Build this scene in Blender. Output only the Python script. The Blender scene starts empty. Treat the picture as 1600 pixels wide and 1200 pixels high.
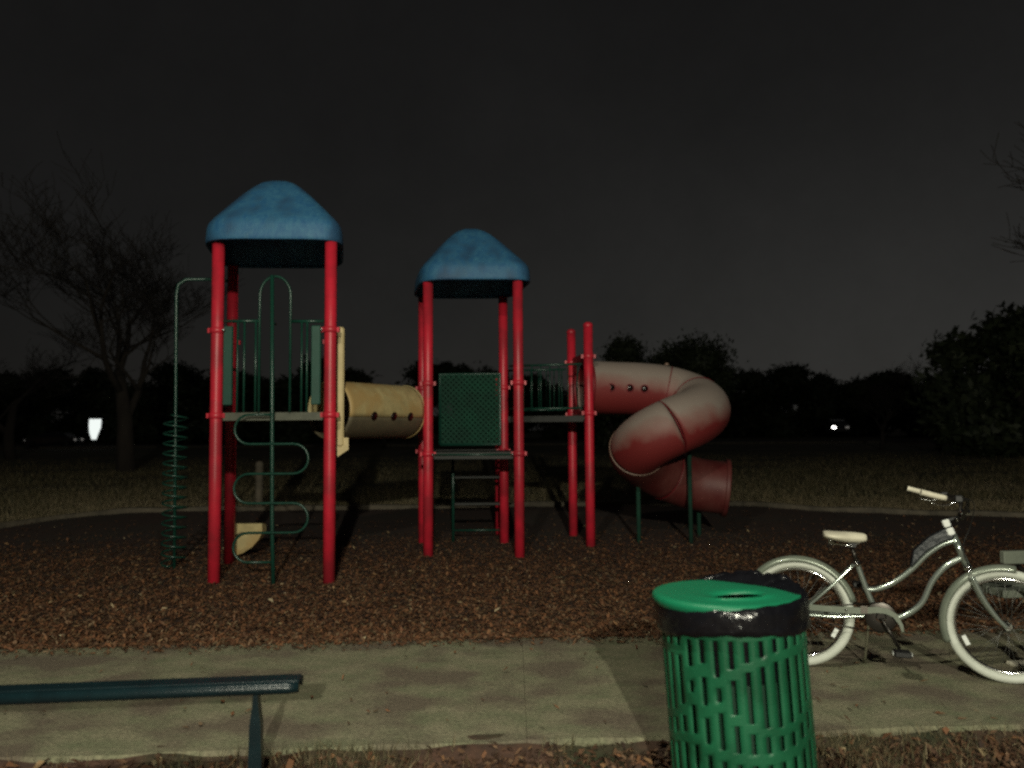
import bpy, math, random
import numpy as np
from mathutils import Vector, Matrix
C = bpy.context.scene
COL = C.collection
PI = math.pi
R = math.radians
rnd = random.Random(7)
rng = np.random.default_rng(11)

# ------------------------------------------------------------------ camera
cam_d = bpy.data.cameras.new('camera')
cam = bpy.data.objects.new('camera', cam_d); COL.objects.link(cam)
cam_d.sensor_width = 36; cam_d.lens = 27.0; cam_d.clip_end = 900; cam_d.clip_start = 0.05
cam.matrix_world = Matrix.Translation((0, 0, 1.5)) @ Matrix.Rotation(R(93.2), 4, 'X') @ Matrix.Rotation(R(-0.4), 4, 'Z')
cam_d.dof.use_dof = True; cam_d.dof.focus_distance = 5.5; cam_d.dof.aperture_fstop = 1.4
C.camera = cam

# ------------------------------------------------------------------ night sky, faint added fill sun, exposure
W = bpy.data.worlds.new('World'); C.world = W; W.use_nodes = True
nt = W.node_tree; nt.nodes.clear()
out = nt.nodes.new('ShaderNodeOutputWorld'); bg = nt.nodes.new('ShaderNodeBackground')
tc = nt.nodes.new('ShaderNodeTexCoord'); sp = nt.nodes.new('ShaderNodeSeparateXYZ')
nt.links.new(tc.outputs['Generated'], sp.inputs[0])
dot = nt.nodes.new('ShaderNodeVectorMath'); dot.operation = 'DOT_PRODUCT'; dot.inputs[1].default_value = (0.62, 0.78, 0.0)
nt.links.new(tc.outputs['Generated'], dot.inputs[0])
mr = nt.nodes.new('ShaderNodeMapRange'); mr.inputs[1].default_value = -1.0; mr.inputs[2].default_value = 1.0
mr.inputs[3].default_value = 0.1; mr.inputs[4].default_value = 1.0
nt.links.new(dot.outputs['Value'], mr.inputs[0])
mz = nt.nodes.new('ShaderNodeMapRange'); mz.inputs[1].default_value = -0.05; mz.inputs[2].default_value = 0.55
mz.inputs[3].default_value = 1.0; mz.inputs[4].default_value = 0.0; mz.interpolation_type = 'SMOOTHSTEP'
nt.links.new(sp.outputs['Z'], mz.inputs[0])
mp = nt.nodes.new('ShaderNodeMath'); mp.operation = 'POWER'; mp.inputs[1].default_value = 6.0
nt.links.new(mr.outputs[0], mp.inputs[0])
mm = nt.nodes.new('ShaderNodeMath'); mm.operation = 'MULTIPLY'
nt.links.new(mz.outputs[0], mm.inputs[0]); nt.links.new(mp.outputs[0], mm.inputs[1])
cn = nt.nodes.new('ShaderNodeTexNoise'); cn.inputs['Scale'].default_value = 3.5; cn.inputs['Detail'].default_value = 8; cn.inputs['Roughness'].default_value = .7
nt.links.new(tc.outputs['Generated'], cn.inputs['Vector'])
cm = nt.nodes.new('ShaderNodeMapRange'); cm.inputs[1].default_value = .3; cm.inputs[2].default_value = .7; cm.inputs[3].default_value = 0.86; cm.inputs[4].default_value = 1.14
nt.links.new(cn.outputs['Fac'], cm.inputs[0])
mix = nt.nodes.new('ShaderNodeMix'); mix.data_type = 'RGBA'
mix.inputs['A'].default_value = (0.0074, 0.0071, 0.0069, 1); mix.inputs['B'].default_value = (0.0285, 0.0280, 0.0265, 1)
nt.links.new(mm.outputs[0], mix.inputs['Factor'])
sky = nt.nodes.new('ShaderNodeTexSky'); sky.sky_type = 'NISHITA'; sky.sun_disc = False
sky.sun_elevation = R(3); sky.sun_rotation = R(200)
sk = nt.nodes.new('ShaderNodeVectorMath'); sk.operation = 'SCALE'; sk.inputs['Scale'].default_value = 0.0004
nt.links.new(sky.outputs[0], sk.inputs[0])
mu = nt.nodes.new('ShaderNodeVectorMath'); mu.operation = 'SCALE'
nt.links.new(mix.outputs['Result'], mu.inputs[0]); nt.links.new(cm.outputs[0], mu.inputs['Scale'])
ad = nt.nodes.new('ShaderNodeVectorMath'); ad.operation = 'ADD'
nt.links.new(mu.outputs[0], ad.inputs[0]); nt.links.new(sk.outputs[0], ad.inputs[1])
nt.links.new(ad.outputs[0], bg.inputs['Color']); bg.inputs['Strength'].default_value = 1.0
nt.links.new(bg.outputs[0], out.inputs[0])

sd = bpy.data.lights.new('fill_sun', 'SUN'); sd.energy = 0.004; sd.angle = R(10); sd.color = (0.85, 0.9, 1)  # sun lamp with no visible source, added as weak fill from behind the camera
so = bpy.data.objects.new('fill_sun', sd); COL.objects.link(so); so.rotation_euler = (R(50), 0, R(20))
NEAR_LAMP_W = 500.0  # park lamp on a long arm above the viewer
LAMP_W = 5000.0      # park lamp behind the camera (built in street_lamp below)

C.view_settings.view_transform = 'Standard'; C.view_settings.look = 'None'
C.view_settings.exposure = 0.0; C.view_settings.gamma = 1.0
C.view_settings.use_curve_mapping = False
C.render.engine = 'CYCLES'
C.cycles.use_denoising = False
C.cycles.max_bounces = 5; C.cycles.filter_width = 2.4
C.cycles.sample_clamp_indirect = .6

# ------------------------------------------------------------------ helpers
class MB:
    def __init__(s, M=None): s.v = []; s.f = []; s.sm = []; s.M = M
    def add(s, vs, fs, smooth=False):
        b = len(s.v)
        if s.M is not None: vs = [tuple(s.M @ Vector(p)) for p in vs]
        s.v += [tuple(p) for p in vs]; s.f += [tuple(i + b for i in f) for f in fs]; s.sm += [smooth] * len(fs)
        return s
    def box(s, a, b, M=None):
        x0, y0, z0 = a; x1, y1, z1 = b
        vs = [(x0,y0,z0),(x1,y0,z0),(x1,y1,z0),(x0,y1,z0),(x0,y0,z1),(x1,y0,z1),(x1,y1,z1),(x0,y1,z1)]
        if M is not None: vs = [tuple(M @ Vector(p)) for p in vs]
        return s.add(vs, [(0,3,2,1),(4,5,6,7),(0,1,5,4),(1,2,6,5),(2,3,7,6),(3,0,4,7)])
    def rbox(s, a, b, r=0.01, M=None):
        # box with chamfered vertical and horizontal edges
        x0, y0, z0 = a; x1, y1, z1 = b
        def ring(z, i):
            return [(x0+i+r*(i==0)*1,y0+i,z)]
        def loop(ins, z):
            q = ins
            return [(x0+q+r,y0+q,z),(x1-q-r,y0+q,z),(x1-q,y0+q+r,z),(x1-q,y1-q-r,z),(x1-q-r,y1-q,z),(x0+q+r,y1-q,z),(x0+q,y1-q-r,z),(x0+q,y0+q+r,z)]
        L = loop(r*.7, z0) + loop(0, z0+r) + loop(0, z1-r) + loop(r*.7, z1)
        if M is not None: L = [tuple(M @ Vector(p)) for p in L]
        fs = [tuple(range(7,-1,-1)), tuple(range(24,32))]
        for k in range(3):
            for i in range(8):
                j = (i+1) % 8
                fs.append((k*8+i, k*8+j, (k+1)*8+j, (k+1)*8+i))
        return s.add(L, fs)
    def tube(s, pts, r, n=8, caps=True, closed=False, squash=None):
        P = [Vector(p) for p in pts]; m = len(P)
        rad = r if hasattr(r, '__len__') else [r]*m
        vs = []; prev = None
        for i, p in enumerate(P):
            if closed: t = P[(i+1) % m] - P[i-1]
            else: t = P[min(i+1, m-1)] - P[max(i-1, 0)]
            t.normalize()
            if prev is None:
                a = Vector((0,0,1)) if abs(t.z) < .9 else Vector((1,0,0))
                u = t.cross(a).normalized()
            else:
                u = prev - t*prev.dot(t)
                u = u.normalized() if u.length > 1e-6 else t.orthogonal().normalized()
            prev = u; w = t.cross(u)
            for k in range(n):
                an = 2*PI*k/n
                vs.append(tuple(p + (u*math.cos(an) + w*math.sin(an))*rad[i]))
        fs = []
        for i in range(m if closed else m-1):
            for k in range(n):
                k2 = (k+1) % n; i2 = (i+1) % m
                fs.append((i*n+k, i*n+k2, i2*n+k2, i2*n+k))
        s.add(vs, fs, True)
        if caps and not closed:
            b = len(s.v) - m*n
            s.f += [tuple(b+k for k in range(n-1,-1,-1)), tuple(b+(m-1)*n+k for k in range(n))]; s.sm += [False, False]
        return s
    def lathe(s, prof, n=24, c=(0,0,0), M=None, smooth=True):
        vs = []; fs = []
        for (r, z) in prof:
            for k in range(n):
                a = 2*PI*k/n; vs.append((c[0]+r*math.cos(a), c[1]+r*math.sin(a), c[2]+z))
        if M is not None: vs = [tuple(M @ Vector(p)) for p in vs]
        for i in range(len(prof)-1):
            for k in range(n):
                k2 = (k+1) % n; fs.append((i*n+k, i*n+k2, (i+1)*n+k2, (i+1)*n+k))
        return s.add(vs, fs, smooth)
    def build(s, name, mat, parent=None, loc=None):
        me = bpy.data.meshes.new(name); me.from_pydata(s.v, [], s.f); me.update()
        me.polygons.foreach_set('use_smooth', s.sm)
        me.materials.append(mat)
        o = bpy.data.objects.new(name, me); COL.objects.link(o)
        if parent is not None: o.parent = parent
        if loc is not None: o.location = loc
        return o

def np_mesh(name, V, F, mat, parent=None, smooth=False):
    me = bpy.data.meshes.new(name); n = F.shape[1]
    me.vertices.add(len(V)); me.vertices.foreach_set('co', V.astype(np.float32).ravel())
    me.loops.add(F.size); me.loops.foreach_set('vertex_index', F.astype(np.int32).ravel())
    me.polygons.add(len(F)); me.polygons.foreach_set('loop_start', np.arange(0, F.size, n, dtype=np.int32))
    me.update(calc_edges=True); me.validate()
    if smooth: me.polygons.foreach_set('use_smooth', [True]*len(F))
    me.materials.append(mat)
    o = bpy.data.objects.new(name, me); COL.objects.link(o)
    if parent is not None: o.parent = parent
    return o

def tag(o, label=None, cat=None, group=None, kind=None):
    if label: o['label'] = label
    if cat: o['category'] = cat
    if group: o['group'] = group
    if kind: o['kind'] = kind
    return o
def empty(name, loc=(0,0,0), rz=0):
    o = bpy.data.objects.new(name, None); COL.objects.link(o)
    o.location = loc; o.rotation_euler = (0,0,rz); o.empty_display_size = .2
    return o
def spline(pts, n=8, closed=False):
    P = [Vector(p) for p in pts]; m = len(P); outp = []
    for i in range(m if closed else m-1):
        if closed: a, b, c, d = P[i-1], P[i], P[(i+1) % m], P[(i+2) % m]
        else: a, b, c, d = P[max(i-1,0)], P[i], P[i+1], P[min(i+2,m-1)]
        for k in range(n):
            t = k/n
            outp.append(0.5*((2*b) + (c-a)*t + (2*a-5*b+4*c-d)*t*t + (3*b-a-3*c+d)*t**3))
    if not closed: outp.append(P[-1])
    return outp

def mat(name, base, rough=.5, metal=0., var=None, vscale=6., bump=0., bscale=60., rough_var=0., island=None, obj_space=False, emis=None, estr=0., coat=0., stretch=None, var2=None, v2scale=1.5, speck=0.):
    m = bpy.data.materials.new(name); m.use_nodes = True
    n = m.node_tree; b = n.nodes['Principled BSDF']
    b.inputs['Roughness'].default_value = rough; b.inputs['Metallic'].default_value = metal
    b.inputs['Base Color'].default_value = (*base, 1)
    if coat: b.inputs['Coat Weight'].default_value = coat
    tcn = n.nodes.new('ShaderNodeTexCoord'); vec = tcn.outputs['Object']
    if stretch:
        mp_ = n.nodes.new('ShaderNodeMapping'); mp_.inputs['Scale'].default_value = stretch
        n.links.new(vec, mp_.inputs[0]); vec = mp_.outputs[0]
    colr = None
    if var is not None:
        t = n.nodes.new('ShaderNodeTexNoise'); t.inputs['Scale'].default_value = vscale; t.inputs['Detail'].default_value = 6; t.inputs['Roughness'].default_value = .65
        n.links.new(vec, t.inputs['Vector'])
        cr = n.nodes.new('ShaderNodeValToRGB'); cr.color_ramp.elements[0].position = .36; cr.color_ramp.elements[1].position = .66
        n.links.new(t.outputs['Fac'], cr.inputs[0])
        mx = n.nodes.new('ShaderNodeMix'); mx.data_type = 'RGBA'; mx.inputs['A'].default_value = (*base,1); mx.inputs['B'].default_value = (*var,1)
        n.links.new(cr.outputs[0], mx.inputs['Factor']); colr = mx.outputs['Result']
    if var2 is not None:
        t = n.nodes.new('ShaderNodeTexNoise'); t.inputs['Scale'].default_value = v2scale; t.inputs['Detail'].default_value = 3
        n.links.new(vec, t.inputs['Vector'])
        cr = n.nodes.new('ShaderNodeValToRGB'); cr.color_ramp.elements[0].position = .45; cr.color_ramp.elements[1].position = .62
        n.links.new(t.outputs['Fac'], cr.inputs[0])
        mx = n.nodes.new('ShaderNodeMix'); mx.data_type = 'RGBA'; mx.inputs['B'].default_value = (*var2,1); mx.inputs['A'].default_value = (*base,1)
        if colr: n.links.new(colr, mx.inputs['A'])
        n.links.new(cr.outputs[0], mx.inputs['Factor']); colr = mx.outputs['Result']
    if speck:
        t = n.nodes.new('ShaderNodeTexNoise'); t.inputs['Scale'].default_value = 42; t.inputs['Detail'].default_value = 5; t.inputs['Roughness'].default_value = .8
        n.links.new(tcn.outputs['Object'], t.inputs['Vector'])
        q = n.nodes.new('ShaderNodeMapRange'); q.inputs[1].default_value = .3; q.inputs[2].default_value = .7; q.inputs[3].default_value = 1-speck; q.inputs[4].default_value = 1+speck
        n.links.new(t.outputs['Fac'], q.inputs[0])
        v = n.nodes.new('ShaderNodeVectorMath'); v.operation = 'SCALE'; n.links.new(colr, v.inputs[0]); n.links.new(q.outputs[0], v.inputs['Scale']); colr = v.outputs[0]
    if island:
        g = n.nodes.new('ShaderNodeNewGeometry'); cr = n.nodes.new('ShaderNodeValToRGB')
        el = cr.color_ramp.elements
        for i, (p, c) in enumerate(island):
            e = el[i] if i < 2 else el.new(p)
            e.position = p; e.color = (*c, 1)
        n.links.new(g.outputs['Random Per Island'], cr.inputs[0]); colr = cr.outputs[0]
    if colr: n.links.new(colr, b.inputs['Base Color'])
    if bump:
        t = n.nodes.new('ShaderNodeTexNoise'); t.inputs['Scale'].default_value = bscale; t.inputs['Detail'].default_value = 4
        n.links.new(vec, t.inputs['Vector'])
        bp = n.nodes.new('ShaderNodeBump'); bp.inputs['Strength'].default_value = bump; bp.inputs['Distance'].default_value = .01
        n.links.new(t.outputs['Fac'], bp.inputs['Height']); n.links.new(bp.outputs[0], b.inputs['Normal'])
    if emis:
        b.inputs['Emission Color'].default_value = (*emis,1); b.inputs['Emission Strength'].default_value = estr
    return m

M = {}
M['red'] = mat('red_paint', (.62,.020,.044), .42, var=(.50,.018,.036), vscale=9, bump=.15, bscale=120, var2=(.36,.020,.034), v2scale=2.6)
M['reddark'] = mat('dark_red_plastic', (.22,.012,.02), .5, var=(.16,.01,.015), bump=.1)
M['blue'] = mat('blue_roof_plastic', (.020,.105,.235), .6, var=(.045,.165,.28), vscale=16, bump=.5, bscale=90, var2=(.024,.080,.165), v2scale=4, stretch=(1,1,.6))
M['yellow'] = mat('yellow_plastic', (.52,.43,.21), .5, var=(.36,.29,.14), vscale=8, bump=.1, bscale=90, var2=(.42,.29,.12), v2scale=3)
M['tan'] = mat('shaded_yellow_plastic', (.14,.115,.070), .6, var=(.10,.085,.055), vscale=6, bump=.1)  # darker yellow: shade on the tunnel's lower half painted into the colour
M['cream_panel'] = mat('cream_plastic', (.62,.50,.27), .5, var=(.5,.4,.2), bump=.1)
M['green'] = mat('green_coated_steel', (.009,.052,.036), .32, var=(.007,.040,.028), vscale=12, bump=.15, bscale=160)
M['greenpanel'] = mat('green_plastic_panel', (.008,.065,.044), .55, var=(.006,.05,.034), vscale=5, bump=.1)
M['meshgreen'] = mat('dark_green_mesh_plastic', (.003,.050,.028), .9, var=(.002,.026,.016), vscale=3, bump=.1)
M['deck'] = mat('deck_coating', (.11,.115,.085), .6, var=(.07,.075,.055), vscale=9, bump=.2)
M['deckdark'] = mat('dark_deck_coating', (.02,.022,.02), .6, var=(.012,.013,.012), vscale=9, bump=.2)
M['steel'] = mat('galvanised_steel', (.45,.45,.44), .35, .9, var=(.3,.3,.29), vscale=20)
M['hole'] = mat('dark_plexiglass', (.012,.006,.006), .2)
M['concrete'] = mat('walkway_concrete', (.235,.215,.140), .85, var=(.150,.160,.092), vscale=5.5, bump=.9, bscale=70, var2=(.135,.110,.078), v2scale=2.6, stretch=(.85,1.1,1), speck=.45)
M['mulch'] = mat('mulch_soil', (.028,.014,.010), .95, var=(.055,.024,.015), vscale=22, bump=1., bscale=40, var2=(.035,.022,.015), v2scale=.7)
M['chip'] = mat('mulch_chips', (.1,.05,.03), .8, island=[(0,(.045,.024,.013)),(.35,(.135,.056,.025)),(.6,(.20,.085,.035)),(.8,(.095,.068,.034)),(.93,(.17,.09,.048)),(1,(.25,.17,.10))])
M['litter'] = mat('dark_leaf_litter', (.08,.04,.02), .8, island=[(0,(.030,.016,.010)),(.4,(.075,.036,.018)),(.75,(.12,.058,.028)),(1,(.20,.12,.07))])  # leaf litter in darker tones than the mulch chips
M['leaf'] = mat('fallen_leaves', (.2,.1,.05), .7, island=[(0,(.13,.055,.025)),(.4,(.22,.10,.045)),(.7,(.30,.17,.08)),(.9,(.36,.27,.15)),(1,(.5,.42,.27))])
M['soil'] = mat('bare_soil', (.06,.035,.025), .95, var=(.11,.055,.035), vscale=9, bump=1., bscale=25, var2=(.035,.04,.018), v2scale=1.6)
M['grassground'] = mat('dormant_grass_ground', (.075,.065,.030), .95, var=(.14,.11,.058), vscale=1.1, bump=1., bscale=20, var2=(.035,.038,.016), v2scale=.25)
M['straw'] = mat('dry_straw_grass', (.1,.08,.04), .8, island=[(0,(.12,.10,.055)),(.5,(.22,.17,.10)),(1,(.34,.27,.17))])
M['grass'] = mat('grass_blades', (.05,.06,.02), .7, island=[(0,(.045,.045,.020)),(.4,(.085,.074,.034)),(.7,(.14,.11,.056)),(1,(.23,.18,.10))])
M['kerb'] = mat('kerb_concrete', (.15,.125,.09), .85, var=(.07,.06,.045), vscale=4, bump=.5, bscale=30)
M['road'] = mat('asphalt', (.045,.045,.045), .85, bump=.4, var=(.035,.035,.035))
M['bin'] = mat('green_coated_bin', (.009,.11,.050), .42, var=(.008,.082,.036), vscale=7, bump=.12, bscale=120, var2=(.014,.14,.064), v2scale=4)
M['lid'] = mat('green_plastic_lid', (.008,.20,.095), .45, var=(.008,.21,.10), vscale=6, bump=.1, bscale=150)
M['bag'] = mat('black_bin_bag', (.005,.005,.007), .2, bump=1., bscale=16, var=(.009,.009,.012), vscale=8)
M['liner'] = mat('dark_green_liner', (.004,.035,.018), .6)
M['inside'] = mat('dark_liner', (.006,.007,.006), .7)
M['teal'] = mat('teal_coated_steel', (.006,.020,.025), .32, var=(.005,.014,.018), vscale=9, bump=.2, bscale=140)
M['frame'] = mat('silver_green_bike_paint', (.46,.52,.47), .2, .75, var=(.40,.46,.41), vscale=9, coat=.5)
M['fender'] = mat('sage_bike_paint', (.24,.27,.22), .3, .3, var=(.19,.22,.175), vscale=7, coat=.4)
M['tyre'] = mat('white_tyre_rubber', (.66,.69,.62), .6, var=(.54,.57,.50), vscale=9, bump=.1)
M['rim'] = mat('white_rim', (.6,.62,.56), .3, .3)
M['cream'] = mat('cream_vinyl', (.72,.68,.54), .45, var=(.62,.58,.46), vscale=12, bump=.1)
M['chrome'] = mat('chrome', (.75,.75,.73), .12, 1.)
M['spoke'] = mat('spoke_steel', (.16,.16,.15), .45, .7)
M['black'] = mat('black_rubber', (.012,.012,.012), .5, bump=.1)
M['blackfab'] = mat('black_nylon', (.010,.014,.018), .45, bump=.5, bscale=40)
M['reflector'] = mat('white_reflector', (.85,.88,.85), .15, emis=None)
M['crankm'] = mat('dark_crank_steel', (.05,.045,.04), .35, .8)
M['tablegrey'] = mat('grey_table_coating', (.17,.19,.15), .6, var=(.12,.135,.11), vscale=5, bump=.2)
M['bark'] = mat('bark', (.045,.036,.030), .95, var=(.028,.022,.019), vscale=5, bump=1., bscale=14, stretch=(1,1,.25))
M['leafdark'] = mat('evergreen_leaves', (.03,.045,.02), .6, island=[(0,(.020,.030,.014)),(.5,(.035,.05,.02)),(1,(.06,.075,.035))])
M['twig'] = mat('bare_twigs', (.035,.029,.025), .9)
M['carpaint'] = mat('dark_car_paint', (.02,.022,.028), .25, .4, coat=.8)
M['glass'] = mat('car_glass', (.01,.012,.014), .08)
M['lampwarm'] = mat('lit_headlight', (.9,.9,.85), .3, emis=(1,.97,.9), estr=14)
M['glint'] = mat('painted_glint', (.8,.8,.75), .3, emis=(1,.93,.85), estr=.12)  # weak emission paints in reflected glints on the car lights
M['sign'] = mat('backlit_white_acrylic', (.8,.8,.8), .3, emis=(.93,1,.96), estr=.95)
M['lens'] = mat('lamp_lens', (.9,.9,.85), .3, emis=(1,.93,.8), estr=12)
M['polegrey'] = mat('lamp_pole_paint', (.08,.085,.08), .5, .3)

# red slide plastic, pale on upward sides: sun fade plus painted light from above
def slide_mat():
    m = bpy.data.materials.new('faded_toplit_red_plastic'); m.use_nodes = True
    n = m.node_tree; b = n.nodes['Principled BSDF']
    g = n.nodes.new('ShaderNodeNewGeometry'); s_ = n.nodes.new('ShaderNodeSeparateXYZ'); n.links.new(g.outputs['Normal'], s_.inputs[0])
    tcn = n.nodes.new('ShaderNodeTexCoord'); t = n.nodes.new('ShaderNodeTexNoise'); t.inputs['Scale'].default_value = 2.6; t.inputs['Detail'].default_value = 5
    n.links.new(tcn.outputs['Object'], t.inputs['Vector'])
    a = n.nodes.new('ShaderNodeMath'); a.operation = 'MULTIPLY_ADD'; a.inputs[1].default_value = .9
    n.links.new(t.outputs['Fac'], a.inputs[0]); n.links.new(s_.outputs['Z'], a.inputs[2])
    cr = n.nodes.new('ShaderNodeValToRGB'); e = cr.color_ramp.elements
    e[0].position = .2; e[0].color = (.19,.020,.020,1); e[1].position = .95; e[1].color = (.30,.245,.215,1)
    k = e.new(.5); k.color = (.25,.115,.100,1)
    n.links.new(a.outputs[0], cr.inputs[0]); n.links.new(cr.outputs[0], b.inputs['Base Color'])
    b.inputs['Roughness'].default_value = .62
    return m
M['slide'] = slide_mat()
M['slidelow'] = mat('shaded_red_slide_plastic', (.10,.014,.014), .55, var=(.14,.04,.034), vscale=3, bump=.1)  # exit sections: darker red paints in the shade at the slide's lower end
M['slideflange'] = mat('faded_pink_flange', (.20,.12,.09), .45, var=(.24,.16,.12), vscale=9)

# ------------------------------------------------------------------ ground, mulch, walkway
def far_y(x): return 5.555 + .052*x
def near_y(x): return 3.747 + .066*x
def edge_far(x):       # far border of the mulch bed
    P = [(-14,9.0),(-10.5,10.2),(-8.7,11.6),(-8.15,14.0),(-7.6,14.9),(-6.1,15.2),(-2.5,15.25),(1,15.7),(4.4,15.6),(5.8,14.4),(7.6,13.6),(10,12.9),(14,12.0)]
    return np.interp(x, [p[0] for p in P], [p[1] for p in P])
def vnoise(x, y, s, seed=0):
    r = np.random.default_rng(seed); o_ = 0
    for i in range(5):
        a = r.uniform(0, 2*PI); k = s*(1+.6*i); o_ = o_ + np.sin((x*math.cos(a)+y*math.sin(a))*k + r.uniform(0,6))/(1+.4*i)
    return o_/3
def grid_sheet(name, xs, yfun, ny, zfun, m):
    X = []; 
    for i, x in enumerate(xs):
        y0, y1 = yfun(x); X.append([(x, y0+(y1-y0)*j/(ny-1)) for j in range(ny)])
    A = np.array(X); xx = A[...,0]; yy = A[...,1]; zz = zfun(xx, yy)
    V = np.stack([xx,yy,zz],-1).reshape(-1,3); nx = len(xs)
    I = np.arange(nx*ny).reshape(nx,ny)
    F = np.stack([I[:-1,:-1],I[1:,:-1],I[1:,1:],I[:-1,1:]],-1).reshape(-1,4)
    return np_mesh(name, V, F, m, smooth=True)
mb = MB(); S = 420
N_ = 12
g0 = MB().add([(-S,-60,-.16),(S,-60,-.16),(S,S,-.16),(-S,S,-.16)], [(0,1,2,3)]).build('ground', M['grassground']); tag(g0, kind='structure')
def zm(x, y):
    t = np.clip((y-far_y(x))/.9, 0, 1)
    z = -.1 + .075*(1-t)**2 + .014*vnoise(x,y,3.2,3) + .012*vnoise(x,y,9,4)
    return np.where(y < far_y(x)+.02, -.05, z)
mulch = grid_sheet('mulch_bed', list(np.linspace(-14,14,150)), lambda x: (far_y(x)-.15, float(edge_far(x))), 80, zm, M['mulch']); tag(mulch, kind='structure')
def zs(x, y): return -.105 + .088*np.exp(-np.maximum(near_y(x)-y,0)/.30) + .016*vnoise(x,y,2.5,5) + .014*vnoise(x,y,8,6)
soil = grid_sheet('soil_strip', list(np.linspace(-8,8,120)), lambda x: (-9.0, near_y(x)+.1), 120, zs, M['soil']); tag(soil, kind='structure')

walk = empty('walkway', (0,0,0)); tag(walk, kind='structure')
joints = [-12.9,-9.66,-6.42,-3.18,.06,3.3,6.54,9.78,13.0]
jr = random.Random(3)
for a, b in zip(joints[:-1], joints[1:]):
    m_ = MB(); n = 26; top = []; nose = []; bot = []; ftop = []; fbot = []
    a2 = a+.001; b2 = b-.001
    zt = jr.uniform(-.004,.003)
    for i in range(n+1):
        x = a2+(b2-a2)*i/n; w1 = .010*math.sin(x*7.3)+.007*math.sin(x*19+1)
        y0 = near_y(x)+w1; y1 = far_y(x)+.012*math.sin(x*5.1+2)
        top.append((x,y0+.018,zt)); nose.append((x,y0,zt-.018)); bot.append((x,y0+.004,-.18)); ftop.append((x,y1,zt)); fbot.append((x,y1,-.18))
    rows = [bot, nose, top, ftop, fbot]; vs = [p for r_ in rows for p in r_]; k = n+1
    fs = [(r_*k+i, r_*k+i+1, (r_+1)*k+i+1, (r_+1)*k+i) for r_ in range(4) for i in range(n)]
    fs += [(0,k,2*k,3*k,4*k), (n+4*k,n+3*k,n+2*k,n+k,n)]
    m_.add(vs, fs); m_.build('slab', M['concrete'], walk)
kb = MB(); xs = sorted(list(np.linspace(-14,14,90))+list(np.linspace(-8.75,-7.5,30))); pts = [(x, float(edge_far(x))+.02*math.sin(x*3), 0) for x in xs]
vs = []
for i, p in enumerate(pts):
    h = -.02 + .012*math.sin(p[0]*4.1)
    vs += [(p[0],p[1]-.07,-.17),(p[0],p[1]-.065,h),(p[0],p[1]+.075,h+.004),(p[0],p[1]+.08,-.17)]
kb.add(vs, [(i*4+j, (i+1)*4+j, (i+1)*4+j+1, i*4+j+1) for i in range(len(pts)-1) for j in range(3)])
tag(kb.build('kerb', M['kerb']), kind='structure')
rd = MB().add([(-200,70,-.15),(200,70,-.15),(200,84,-.15),(-200,84,-.15)], [(0,1,2,3)]); tag(rd.build('road', M['road']), kind='structure')
sk_ = MB().box((-200,69.7,-.2),(200,70,.0)); tag(sk_.build('road_kerb', M['kerb']), kind='structure')

def scatter(name, N, posf, size, asp, tilt, m, zoff=0.0, thick=False, upright=False):
    x, y, z = posf(N); N = len(x)
    L = rng.uniform(size[0], size[1], N); Wd = L*rng.uniform(asp[0], asp[1], N)
    a = rng.uniform(0, 2*PI, N); t = rng.normal(0, tilt, N); t2 = rng.normal(0, tilt, N)
    ux = np.stack([np.cos(a)*np.cos(t), np.sin(a)*np.cos(t), np.sin(t)], -1)
    uy = np.stack([-np.sin(a)*np.cos(t2), np.cos(a)*np.cos(t2), np.sin(t2)], -1)
    c = np.stack([x, y, z+zoff+np.abs(np.sin(t))*L*.5], -1)
    if upright:
        tip = c + np.stack([rng.normal(0,.35,N)*L, rng.normal(0,.35,N)*L, L], -1)
        V = np.stack([c-ux*Wd[:,None]*.5, c+ux*Wd[:,None]*.5, tip], 1).reshape(-1,3)
        F = np.arange(3*N).reshape(N,3)
    else:
        p = [c-ux*L[:,None]*.5, c-uy*Wd[:,None]*.5, c+ux*L[:,None]*.5, c+uy*Wd[:,None]*.5]
        p[1] = p[1] + ux*(rng.uniform(-.25,.25,N)*L)[:,None]; p[3] = p[3] + ux*(rng.uniform(-.25,.25,N)*L)[:,None]
        p[1][:,2] += .15*Wd; p[3][:,2] += .15*Wd
        V = np.stack(p, 1).reshape(-1,3)
        F = np.arange(4*N).reshape(N,4)
    return np_mesh(name, V, F, m)
def pos_mulch(N):
    y = 5.3 + 10.3*rng.beta(1., 2.4, N); x = rng.uniform(-1,1,N)*(y*.72+.6)
    y = y + .052*x; y = np.where(rng.random(N) < .0015, rng.uniform(3.9,5.7,N), y); k = ((y > far_y(x)-.02-.12*rng.exponential(.6,N)) | ((y < far_y(x)-.3) & (y > near_y(x)+.03) & (rng.random(N) < .8))) & (y < edge_far(x)-.1) & (rng.random(N) < np.clip(1.25-(y-8.6+.7*vnoise(x,y,1.1,8))/3.0,.15,1)); x, y = x[k], y[k]
    z = np.where(y < far_y(x), .003, zm(x,y)); return x, y, z
tag(scatter('mulch_chips', 190000, pos_mulch, (.018,.062), (.22,.5), .28, M['chip'], .006), kind='stuff')
def pos_leaf(N):
    y = 2.2 + 12*rng.beta(1., 2.2, N); x = rng.uniform(-1,1,N)*(y*.72+.6)
    onwalk = (y > near_y(x)-.02) & (y < far_y(x)+.02)
    k = (~onwalk | (rng.random(N) < .0025)) & (y < edge_far(x)-.1) & ~((y < near_y(x)) & (y > near_y(x)-.02))
    x, y = x[k], y[k]
    z = np.where(y < near_y(x), zs(x,y), np.where(y < far_y(x), .004, zm(x,y))); return x, y, z
tag(scatter('fallen_leaves', 4200, pos_leaf, (.03,.07), (.4,.7), .3, M['leaf'], .012), kind='stuff')
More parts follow.
